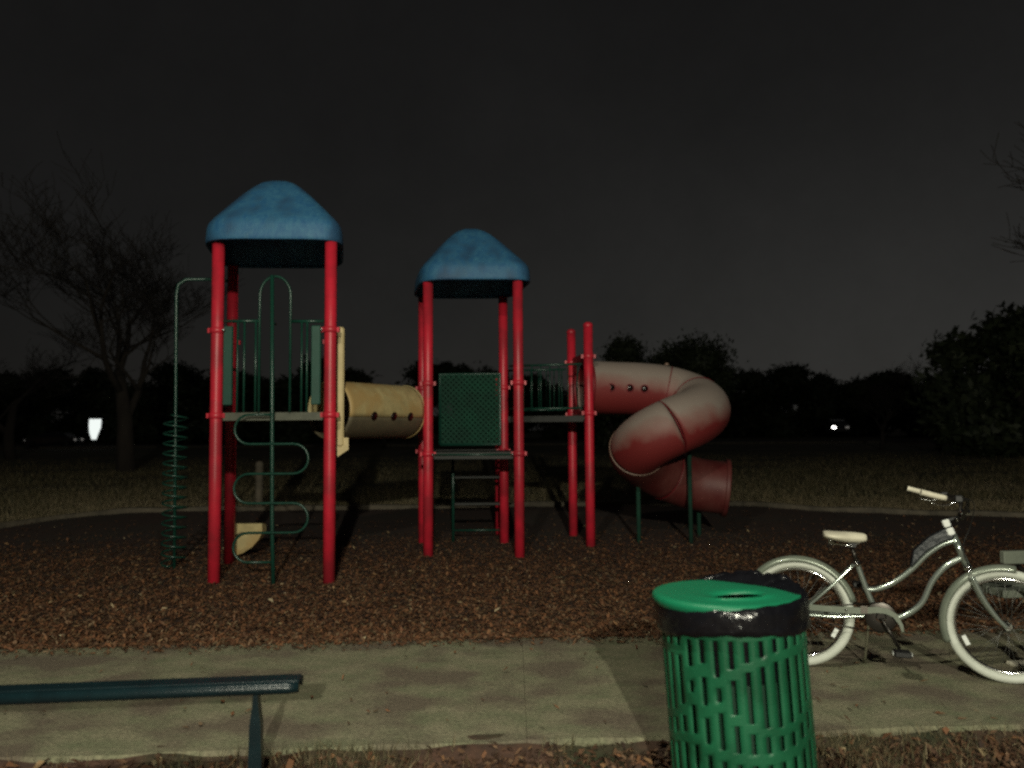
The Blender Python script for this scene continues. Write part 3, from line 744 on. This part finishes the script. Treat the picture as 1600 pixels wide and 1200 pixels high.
tb([(.951,0,.648),(.966,0,.6)], .018, 'steerer', M['chrome'], Mx=STEER, sm=1)
MB(STEER).lathe([(.023,-.012),(.026,-.006),(.026,.006),(.023,.012)], 16, (0,0,0), Matrix.Translation((.950,0,.648)) @ Matrix.Rotation(R(-19),4,'Y')).build('headset_cup', M['chrome'], BK)
# stem, bars, grips
tb([(.885,0,.84),(.860,0,.905),(.868,0,.925),(.915,0,.935)], .014, 'stem', M['black'], Mx=STEER, sm=3)
tb([(.898,-.036,.928),(.908,-.036,.933),(.93,.036,.937),(.898,.036,.928)][:2], .012, 'bar_clamp', M['chrome'], Mx=STEER, sm=1)
for s_ in (-1,1):
    tb([(.915,0,.935),(.93,s_*.06,.945),(.95,s_*.11,1.02),(.93,s_*.20,1.055),(.86,s_*.27,1.06),(.80,s_*.30,1.068),(.70,s_*.325,1.095)], .011, 'handlebar', M['crankm'], Mx=STEER)
    tb([(.815,s_*.296,1.066),(.76,s_*.312,1.078),(.70,s_*.326,1.094),(.685,s_*.329,1.098)], [.0155,.017,.016,.0185], 'grip', M['cream'], Mx=STEER, sm=3)
    tb([(.875,s_*.262,1.052),(.82,s_*.27,1.025),(.74,s_*.30,1.035)], .005, 'brake_lever', M['chrome'], Mx=STEER, sm=4)
    MB(STEER).rbox((.862,s_*.262-.018,1.042),(.905,s_*.262+.018,1.082),.006).build('lever_clamp', M['black'], BK)
tb([(.90,-.24,1.06),(.97,-.16,1.03),(.97,-.05,.90),(.93,-.03,.78),(.95,-.03,.66)], .003, 'brake_cable', M['black'], n=5)
# white lamp block on the stem
b = MB(STEER); b.rbox((-.020,-.02,-.022),(.020,.02,.022),.006, Matrix.Translation((.848,-.02,.905)) @ Matrix.Rotation(R(-19),4,'Y')); lp = b.build('clip_light', M['reflector'], BK)
b = MB(STEER); b.rbox((-.020,-.02,-.022),(.020,.02,.022),.006, Matrix.Translation((.868,-.02,.858)) @ Matrix.Rotation(R(-19),4,'Y')); b.build('clip_reflector', M['reflector'], BK)
b = MB(STEER); b.lathe([(.001,.03),(.024,.028),(.028,.01),(.026,0),(.001,0)], 16, (.945,-.06,.965)); b.build('bell', M['chrome'], BK)
# seat post, saddle, springs
tb([(.350,0,.64),(.322,0,.745)], .0125, 'seat_post', M['crankm'], sm=1)
MB().tube([(.352,0,.625),(.344,0,.655)], .021, 12).build('seat_clamp', M['chrome'], BK)
ns_ = 17; vs = []; kk = 14
SEC = [(0.158,.050,.820,.020),(.164,.085,.820,.028),(.185,.104,.818,.032),(.21,.108,.815,.034),(.25,.098,.811,.038),(.29,.075,.808,.042),(.33,.052,.807,.042),(.365,.043,.807,.038),(.39,.036,.807,.034),(.405,.026,.806,.026),(.412,.012,.805,.015)]
for (x, w, z, h) in SEC:
    for j in range(kk):
        a = 2*PI*j/kk
        vs.append((x, w*math.cos(a), z + (h*.7 if math.sin(a) > 0 else h*.95)*math.sin(a) - .008*abs(math.cos(a))))
fs = [(i*kk+j, i*kk+(j+1)%kk, (i+1)*kk+(j+1)%kk, (i+1)*kk+j) for i in range(len(SEC)-1) for j in range(kk)] + [tuple(range(kk-1,-1,-1)), tuple((len(SEC)-1)*kk+j for j in range(kk))]
sd_ = MB().add(vs, fs, True).build('saddle', M['cream'], BK); md = sd_.modifiers.new('s','SUBSURF'); md.levels = 1; md.render_levels = 2
for s_ in (-1,1):
    tb([(.19,s_*.06,.79),(.20,s_*.055,.765),(.27,s_*.03,.752),(.34,s_*.025,.757),(.39,s_*.01,.785)], .004, 'saddle_rail', M['chrome'], sd_, n=6)
    hp = [(.195+.016*math.cos(2*PI*i/10), s_*.062+.016*math.sin(2*PI*i/10), .755+.04*i/40) for i in range(41)]
    MB().tube(hp, .0028, 5).build('saddle_spring', M['chrome'], sd_)
MB().box((.300,-.03,.742),(.345,.03,.768)).build('saddle_clamp', M['black'], sd_)
# crank set, chain guard, pedals, kickstand
MB().tube([(.465,-.06,.335),(.465,.06,.335)], .024, 14).build('bottom_bracket', M['crankm'], BK)
Mc = Matrix.Translation((.465,-.055,.335)) @ Matrix.Rotation(R(90),4,'X')
MB().lathe([(.03,-.002),(.085,-.002),(.09,0),(.085,.002),(.03,.002)], 36, (0,0,0), Mc).build('chainring', M['crankm'], BK)
pts = [(-.02,.375),(.05,.388),(.2,.386),(.36,.388),(.44,.398),(.5,.392),(.555,.36),(.582,.30),(.585,.262),(.572,.262),(.56,.30),(.53,.342),(.49,.360),(.44,.362),(.36,.350),(.2,.350),(.05,.354),(-.02,.356)]
b = MB(); n = len(pts); b.add([(x,-.078,z) for x,z in pts]+[(x,-.066,z) for x,z in pts], [tuple(range(n)), tuple(range(2*n-1,n-1,-1))]+[(i,i+n,(i+1)%n+n,(i+1)%n) for i in range(n)])
cg = b.build('chain_guard', M['fender'], BK)
MB().box((.352,-.082,.355),(.392,-.0785,.40)).build('guard_badge', M['chrome'], cg)
MB().lathe([(.009,0),(.007,.006),(.001,.007)], 10, (0,0,0), Matrix.Translation((.27,-.078,.368)) @ Matrix.Rotation(R(90),4,'X')).build('guard_bolt', M['chrome'], cg)
for zz in (.322+.005, .352-.004):
    MB().tube([(0,-.058,RW+(.035 if zz > .34 else -.03)),(.465,-.058,.335+(.088 if zz > .34 else -.088))], .004, 5).build('chain', M['crankm'], BK)
tb([(.465,-.085,.335),(.555,-.09,.165)], .0105, 'crank_arm', M['crankm'], sm=1)
tb([(.465,.075,.335),(.375,.08,.50)], .0105, 'crank_arm', M['crankm'], sm=1)
MB().rbox((.515,-.20,.135),(.605,-.095,.165),.006).build('pedal', M['black'], BK)
MB().rbox((.33,.09,.485),(.42,.19,.515),.006).build('pedal', M['black'], BK)
for x in (.508,.612-.004):
    MB().box((x,-.17,.142),(x+.0035,-.125,.158)).build('pedal_reflector', M['reflector'], BK)
tb([(.41,.04,.32),(.40,.10,.17),(.385,.165,.012)], .009, 'kickstand', M['chrome'], sm=2)
tb([(.02,.0,RW),(.02,.0,RW)], .01, 'axle_nut', M['chrome'], sm=1) if False else None
MB().tube([(0,-.085,RW),(0,-.05,RW)], .012, 10).build('axle_nut', M['chrome'], BK)
tb([(LB,-.05,RW),(LB,-.075,RW)], .010, 'axle_nut', M['chrome'], Mx=STEER, sm=1)
# black pouch strapped under the stem, on the top tube
pts = [(.640,.640),(.662,.735),(.75,.820),(.85,.880),(.890,.850),(.880,.812),(.825,.795),(.735,.735),(.66,.648)]
n = len(pts); FB = MB()
FB.add([(x,-.032,z) for x,z in pts]+[(x+.004,0,z) for x,z in pts]+[(x,.032,z) for x,z in pts],
  [tuple(range(n)), tuple(range(3*n-1,2*n-1,-1))]+[(i+k*n,i+(k+1)*n,(i+1)%n+(k+1)*n,(i+1)%n+k*n) for i in range(n) for k in range(2)])
o = FB.build('frame_bag', M['blackfab']); o.location = BK.location; o.rotation_euler = BK.rotation_euler
md = o.modifiers.new('b','BEVEL'); md.width = .008; md.segments = 2; md.limit_method = 'NONE'
tag(o, 'small black pouch strapped to the top tube of the cruiser bicycle below its stem', 'frame bag')

# ------------------------------------------------------------------ bench at the lower left
PB = empty('park_bench', (-2.2,3.375,-.115), math.atan2(3.469-3.345, 1.249))
tag(PB, 'dark teal backless bench on narrow flared legs, in front of the concrete walkway', 'bench')
zt = .515
b = MB(); b.rbox((-1.5,-.09,zt-.010),(1.262,.0,zt+.006),.006); b.build('seat', M['teal'], PB)
for y0, nm in ((-.108,'front_edge'),(-.01,'back_edge')):
    b = MB(); b.tube([(-1.5,y0+.012,zt-.022),(1.21,y0+.012,zt-.022),(1.262,y0+.012,zt-.023)], [.026,.026,.021], 14); b.build(nm, M['teal'], PB)
for xl in (-1.15,1.075):
    prf = [(-.010,zt-.045),(.010,zt-.045),(.013,zt-.10),(.024,zt-.18),(.030,zt-.42),(.036,-.12),(-.036,-.12),(-.030,zt-.42),(-.024,zt-.18),(-.013,zt-.10)]
    b = MB(); n = len(prf); b.add([(xl+x,-.085,z) for x,z in prf]+[(xl+x,-.03,z) for x,z in prf], [tuple(range(n)),tuple(range(2*n-1,n-1,-1))]+[(i,i+n,(i+1)%n+n,(i+1)%n) for i in range(n)])
    b.build('leg', M['teal'], PB)

# ------------------------------------------------------------------ picnic table at the right edge
PT = empty('park_bench', (2.92,4.78,0), R(6))
tag(PT, 'grey bench with a low back rail at the right edge, behind the bicycle front wheel', 'bench')
for y0 in (-.12,.02): MB().rbox((.0,y0,.455),(2.1,y0+.128,.500),.005).build('seat_board', M['tablegrey'], PT)
MB().rbox((.30,.24,.585),(2.1,.285,.668),.006).build('back_board', M['tablegrey'], PT)
for x in (.42,1.6):
    MB().tube([(x,.03,.02),(x,.03,.45)], .024, 8).build('leg', M['crankm'], PT)
    MB().tube([(x,.13,.44),(x,.30,.60)], .018, 8).build('back_strut', M['crankm'], PT)
    MB().rbox((x-.26,-.03,.0),(x-.10+.2,.09,.022),.006).build('foot_pad', M['cream'], PT)
# ribbed grey post standing by the far kerb
BP = empty('bollard', (-5.22,15.9,-.16)); tag(BP, 'slim grey ribbed bollard by the far kerb, seen through the left tower', 'bollard')
MB().lathe([(.001,1.0),(.06,.98)]+[(.075+.008*(i % 2), .96-.06*i) for i in range(16)]+[(.09,0)], 14).build('bollard_post', M['kerb'], BP)

# ------------------------------------------------------------------ park lamp behind the camera
SLp = empty('street_lamp', (.78,-9.0,-.1)); tag(SLp, 'straight park lamp post with a short arm, farther behind the viewer', 'street lamp')
MB().tube([(0,0,-.2),(0,0,2),(0,0,5.0)], [.075,.062,.05], 14).build('pole', M['polegrey'], SLp)
MB().tube([(0,0,4.95),(.0,.2,5.03),(0,.42,5.03)], .03, 10).build('arm', M['polegrey'], SLp)
MB().lathe([(.001,.10),(.12,.09),(.2,.04),(.215,0),(.2,-.005)], 24, (0,.5,5.0)).build('lamp_hood', M['polegrey'], SLp)
MB().lathe([(.001,-.0),(.17,-.0),(.17,-.008),(.001,-.008)], 24, (0,.5,5.0)).build('lamp_lens', M['lens'], SLp)
ld = bpy.data.lights.new('lamp_light','POINT'); ld.energy = LAMP_W; ld.shadow_soft_size = .09; ld.color = (.98,.95,.76)
lo = bpy.data.objects.new('lamp_light', ld); COL.objects.link(lo); lo.parent = SLp; lo.location = (0,.5,4.87)
S2 = empty('street_lamp', (-4.4,.2,-.1)); tag(S2, 'park lamp post whose long curved arm reaches over the viewer to the walkway', 'street lamp')
MB().tube([(0,0,-.2),(0,0,2.5),(0,0,5.0)], [.08,.065,.05], 14).build('pole', M['polegrey'], S2)
MB().tube([tuple(p) for p in spline([(0,0,4.95),(.5,.2,5.3),(2.0,.9,5.5),(3.65,1.66,5.36)], 6)], .032, 10).build('arm', M['polegrey'], S2)
MB().lathe([(.001,.10),(.12,.09),(.2,.04),(.215,0),(.2,-.005)], 24, (3.67,1.7,5.28)).build('lamp_hood', M['polegrey'], S2)
MB().lathe([(.001,-.0),(.17,-.0),(.17,-.008),(.001,-.008)], 24, (3.67,1.7,5.28)).build('lamp_lens', M['lens'], S2)
ld2 = bpy.data.lights.new('lamp_light','POINT'); ld2.energy = NEAR_LAMP_W; ld2.shadow_soft_size = .09; ld2.color = (.98,.95,.76)
lo2 = bpy.data.objects.new('lamp_light', ld2); COL.objects.link(lo2); lo2.parent = S2; lo2.location = (3.67,1.7,5.15)

# ------------------------------------------------------------------ trees
def limb_tree(seed, h, spread, levels, trunk_r, first=.28, up=.35, nchild=(3,4), twist=1.):
    r = random.Random(seed); segs = []; tips = []
    def grow(p, d, L, rad, lv):
        n = 4; pts = [p]; rr = [rad]; q = p.copy(); dd = d.copy()
        for i in range(n):
            dd = (dd + Vector((r.uniform(-1,1),r.uniform(-1,1),r.uniform(-.6,.9)))*.16*twist).normalized()
            q = q + dd*(L/n); pts.append(q.copy()); rr.append(rad*(1-.45*(i+1)/n))
        segs.append((pts, rr, lv))
        if lv == levels: tips.append((q.copy(), dd.copy())); return
        for k in range(r.randint(*nchild)):
            t = r.uniform(.45,1.) if k else 1.
            i = min(n, max(1, int(t*n))); base = pts[i]
            ax_ = Vector((r.uniform(-1,1),r.uniform(-1,1),r.uniform(-.2,.4))).normalized()
            nd = (dd*(.9 if k == 0 else .55) + ax_*spread + Vector((0,0,up*.4))).normalized()
            grow(base, nd, L*r.uniform(.62,.85), rr[i]*(.78 if k == 0 else .6), lv+1)
    grow(Vector((0,0,-.1)), Vector((0,0,1)), h*first, trunk_r, 0)
    return segs, tips
def bare_tree_meshes(seed, h, spread=.8, levels=6, trunk_r=.22, **kw):
    segs, tips = limb_tree(seed, h, spread, levels, trunk_r, **kw)
    a = MB(); t = MB()
    for pts, rr, lv in segs:
        if lv <= 2: a.tube([tuple(p) for p in pts], rr, 8 if lv < 1 else 6)
        else: t.tube([tuple(p) for p in pts], [max(x,.006) for x in rr], 3 if lv > 4 else 4, caps=False)
    return a, t
def leafy_tree_meshes(seed, h, width, nleaf=9000, leaf=.16, low=.12):
    r = np.random.default_rng(seed); pr = random.Random(seed)
    a = MB(); blobs = []
    nb = 16
    for i in range(nb):
        an = pr.uniform(0,2*PI); rad = width*.5*math.sqrt(pr.random())*.78; z = h*pr.uniform(low+.12,.86)
        z = min(z, h*(.93-.42*(rad/(width*.5))**2)); br_ = h*pr.uniform(.12,.2)
        c = Vector((rad*math.cos(an), rad*math.sin(an), z)); blobs.append((c, br_))
        st_ = Vector((0,0,h*.18)); mid = st_.lerp(c,.5)+Vector((0,0,-.05*h)); a.tube([tuple(st_),tuple(mid),tuple(c)], [.03*h*.4,.02*h*.4,.008*h*.4], 5)
    a.tube([(0,0,-.2),(.03*h*.1,0,h*.2),(0,.02,h*.62)], [.034*h,.026*h,.01*h], 8)
    V = []
    per = nleaf//nb
    for c, br_ in blobs:
        d = r.normal(size=(per,3)); d /= np.linalg.norm(d,axis=1)[:,None]
        rr = br_*(r.random(per)**.45)*(1+.25*r.normal(size=per)); P = np.array(c)+d*rr[:,None]*np.array([1.25,1.25,.95])
        P[:,2] = np.maximum(P[:,2], .1)
        u = r.normal(size=(per,3)); u /= np.linalg.norm(u,axis=1)[:,None]; v = np.cross(u, d); v /= (np.linalg.norm(v,axis=1)[:,None]+1e-6)
        s_ = leaf*r.uniform(.6,1.5,per)[:,None]
        V.append(np.stack([P-u*s_, P-v*s_*.45, P+u*s_, P+v*s_*.45],1))
    V = np.concatenate(V).reshape(-1,3); F = np.arange(len(V)).reshape(-1,4)
    return a, (V, F)
PROTO = {}
def place_tree(key, name, loc, rz, sc, label, group, cat='tree'):
    root = empty(name, loc, rz); tag(root, label, cat, group)
    root.scale = sc if hasattr(sc,'__len__') else (sc,sc,sc)
    t_me, c_me = PROTO[key]
    for nm, me in (('trunk', t_me), ('crown', c_me)):
        o = bpy.data.objects.new(nm, me); COL.objects.link(o); o.parent = root
    return root
def proto_bare(key, *a, **kw):
    A2, B2 = bare_tree_meshes(*a, **kw); o1 = A2.build('trunk', M['bark']); o2 = B2.build('crown', M['twig']); PROTO[key] = (o1.data, o2.data)
    bpy.data.objects.remove(o1); bpy.data.objects.remove(o2)
def proto_leafy(key, *a, **kw):
    A2, (V, F) = leafy_tree_meshes(*a, **kw); o1 = A2.build('trunk', M['bark']); o2 = np_mesh('crown', V, F, M['leafdark']); PROTO[key] = (o1.data, o2.data)
    bpy.data.objects.remove(o1); bpy.data.objects.remove(o2)
proto_bare('b1', 3, 10, .75, 6, .24)
proto_bare('b2', 8, 10, .95, 6, .22, first=.22)
proto_bare('b3', 21, 10, .7, 6, .2, first=.2)
proto_leafy('l1', 4, 6., 7.5, 30000, .11)
proto_leafy('l2', 9, 6., 9.5, 16000, .2, low=-.1)
proto_leafy('l3', 15, 6., 7.5, 16000, .2, low=-.1)
proto_leafy('l4', 44, 6., 8.5, 16000, .2, low=-.1)
def px_x(px, d): return (px-800)/1200*d
TR = [ # px, distance, key, scale, label
 (200,30,'b1',1.55,'tall bare tree at left, the nearest of the bare trees, dark against the night sky','bare_tree'),
 (20,44,'b2',1.5,'wide bare tree far left above the parked car','bare_tree'),
 (1375,50,'b3',.86,'bare tree rising over the dark hedge, left of two at right','bare_tree'),
 (1462,47,'b2',1.0,'bare spreading tree over the dark hedge near the right edge, right of two','bare_tree'),
 (600,62,'b3',.95,'thin bare tree far behind the gap between the two roofed towers','bare_tree'),
 (1030,50,'l1',1.28,'round dark evergreen tree rising behind the tube slide','evergreen_tree'),
 (955,56,'l3',1.0,'small dark evergreen just left of the round one behind the tube slide','evergreen_tree'),
 (1600,38,'l3',1.32,'tall dark evergreen cut by the right edge of the photo','evergreen_tree'),
]
for i, (p, d, k, s_, lab, nm) in enumerate(TR):
    place_tree(k, nm, (px_x(p,d), d, -.16), i*1.3, s_, lab, 'trees round the park' )
HD = [(10,60,'l2',.92,'evergreen bush at the far left edge of the dark tree line'),(75,56,'l1',.90,'evergreen bush behind the parked car at left'),(150,60,'l3',1.02,'evergreen bush behind the lit white sign'),
 (215,52,'l2',.88,'evergreen bush right of the lit white sign'),(290,50,'l1',.88,'evergreen bush seen through the corkscrew climber'),(365,50,'l3',.95,'evergreen bush seen through the bars of the left tower gate'),
 (440,54,'l2',.95,'evergreen bush seen behind the serpentine climber'),(520,50,'l1',.90,'evergreen bush seen above the yellow tunnel'),(625,60,'l2',.86,'evergreen bush just left of the middle tower'),
 (715,56,'l1',.92,'evergreen bush seen through the middle tower'),(790,60,'l3',.98,'evergreen bush behind the right posts of the middle tower'),(865,56,'l2',.84,'evergreen bush between the middle tower and the tube slide posts'),
 (1110,60,'l3',.98,'evergreen bush right of the round evergreen behind the slide'),(1165,62,'l2',.98,'evergreen bush in the hedge left of the small far light'),(1232,60,'l1',.94,'evergreen bush in the hedge just left of the far headlight'),
 (1300,64,'l2',1.0,'evergreen bush in the hedge above the far headlight'),(1370,60,'l3',.98,'evergreen bush below the left one of the two right bare trees'),(1440,56,'l2',.80,'evergreen bush below the right one of the two right bare trees'),
 (1520,50,'l1',.82,'evergreen bush left of the tall evergreen at the right edge')]
for i, (p, d, k, s_, lab) in enumerate(HD):
    if p == 1232: s_ *= 1
    place_tree({'l1':'l4'}.get(k,k), 'evergreen_bush', (px_x(p,d)*1.8, d*1.8, -.16), i*.9+.4, (s_*2.3,s_*1.9,s_*(1.74+.22*math.sin(i*2.3))), lab, 'evergreens in the dark tree line', 'bush')
# near tree whose branches enter the top right corner
proto_bare('near', 31, 9.5, .85, 6, .2, first=.3)
place_tree('near', 'bare_tree', (17.6,17.5,-.16), 2.1, 1.75, 'near bare tree outside the right edge, its branches hanging into the top right corner', None)

# ------------------------------------------------------------------ far street: sign and cars
SG = empty('lit_sign', (-41.0,75.5,-.16)); tag(SG, 'small glowing white sign panel at the far street on the left', 'lit sign')
prf = [(-.50,2.72),(.56,2.72),(.60,2.62),(.55,1.85),(.30,1.25),(.14,.72),(-.22,.72),(-.46,1.4),(-.52,2.0)]
b = MB(); n = len(prf); b.add([(x,-.1,z) for x,z in prf]+[(x,.1,z) for x,z in prf], [tuple(range(n-1,-1,-1)),tuple(range(n,2*n))]+[(i,(i+1)%n,(i+1)%n+n,i+n) for i in range(n)]); b.build('sign_panel', M['sign'], SG)
MB().tube([(-.04,0,-.1),(-.04,0,.75)], .06, 8).build('sign_post', M['polegrey'], SG)
def car(loc, rz, label, lit):
    root = empty('parked_car', loc, rz); tag(root, label, 'car', 'dark cars on the far street')
    side = [(-2.25,.35),(-2.28,.62),(-2.2,.9),(-1.75,.98),(-1.2,1.38),(-.2,1.45),(.55,1.38),(1.15,.98),(2.0,.85),(2.25,.62),(2.25,.33),(1.75,.28),(-1.75,.28)]
    b = MB(); n = len(side); hw = [.85,.88,.88,.84,.66,.64,.66,.84,.84,.84,.85,.88,.88]
    b.add([(x,-w,z) for (x,z),w in zip(side,hw)]+[(x,w,z) for (x,z),w in zip(side,hw)], [tuple(range(n)),tuple(range(2*n-1,n-1,-1))]+[(i,i+n,(i+1)%n+n,(i+1)%n) for i in range(n)])
    b.build('body', M['carpaint'], root)
    for s_ in (-1,1):
        MB().add([(x,s_*(w+.012),z) for x,z,w in ((-1.6,1.0,.825),(-1.13,1.32,.69),(-.25,1.385,.665),(-.25,1.0,.83))], [(0,1,2,3) if s_ > 0 else (3,2,1,0)]).build('window', M['glass'], root)
        MB().add([(x,s_*(w+.012),z) for x,z,w in ((-.18,1.0,.83),(-.18,1.385,.665),(.5,1.32,.69),(1.0,1.0,.825))], [(0,1,2,3) if s_ > 0 else (3,2,1,0)]).build('window', M['glass'], root)
        for x in (-1.4,1.42):
            w = MB().lathe([(.12,.1),(.30,.1),(.32,.06),(.32,-.06),(.30,-.1),(.12,-.1)], 20, (0,0,0), Matrix.Translation((x,s_*.82,.32)) @ Matrix.Rotation(R(90),4,'X')).build('wheel', M['black'], root)
            MB().lathe([(.001,.085),(.19,.075),(.2,.07)], 16, (0,0,0), Matrix.Translation((x,s_*.84,.32)) @ Matrix.Rotation(R(90)*s_,4,'X')).build('wheel_cover', M['spoke'], w)
        MB().box((2.16,s_*.62-.15,.60),(2.275,s_*.62+.15,.76)).build('headlight', lit if s_ < 0 else M['glint'], root)
        MB().box((-2.30,s_*.68-.13,.66),(-2.2,s_*.68+.13,.84)).build('tail_light', M['glint'] if lit is M['glint'] else M['reddark'], root)
    return root
car((-43.2,72.5,-.15), R(184), 'dark parked car far left with two faint glints at its ends', M['glint'])
car((33.2,78.6,.55), R(-105), 'dark car on the far right street with a bright headlight', M['lampwarm'])
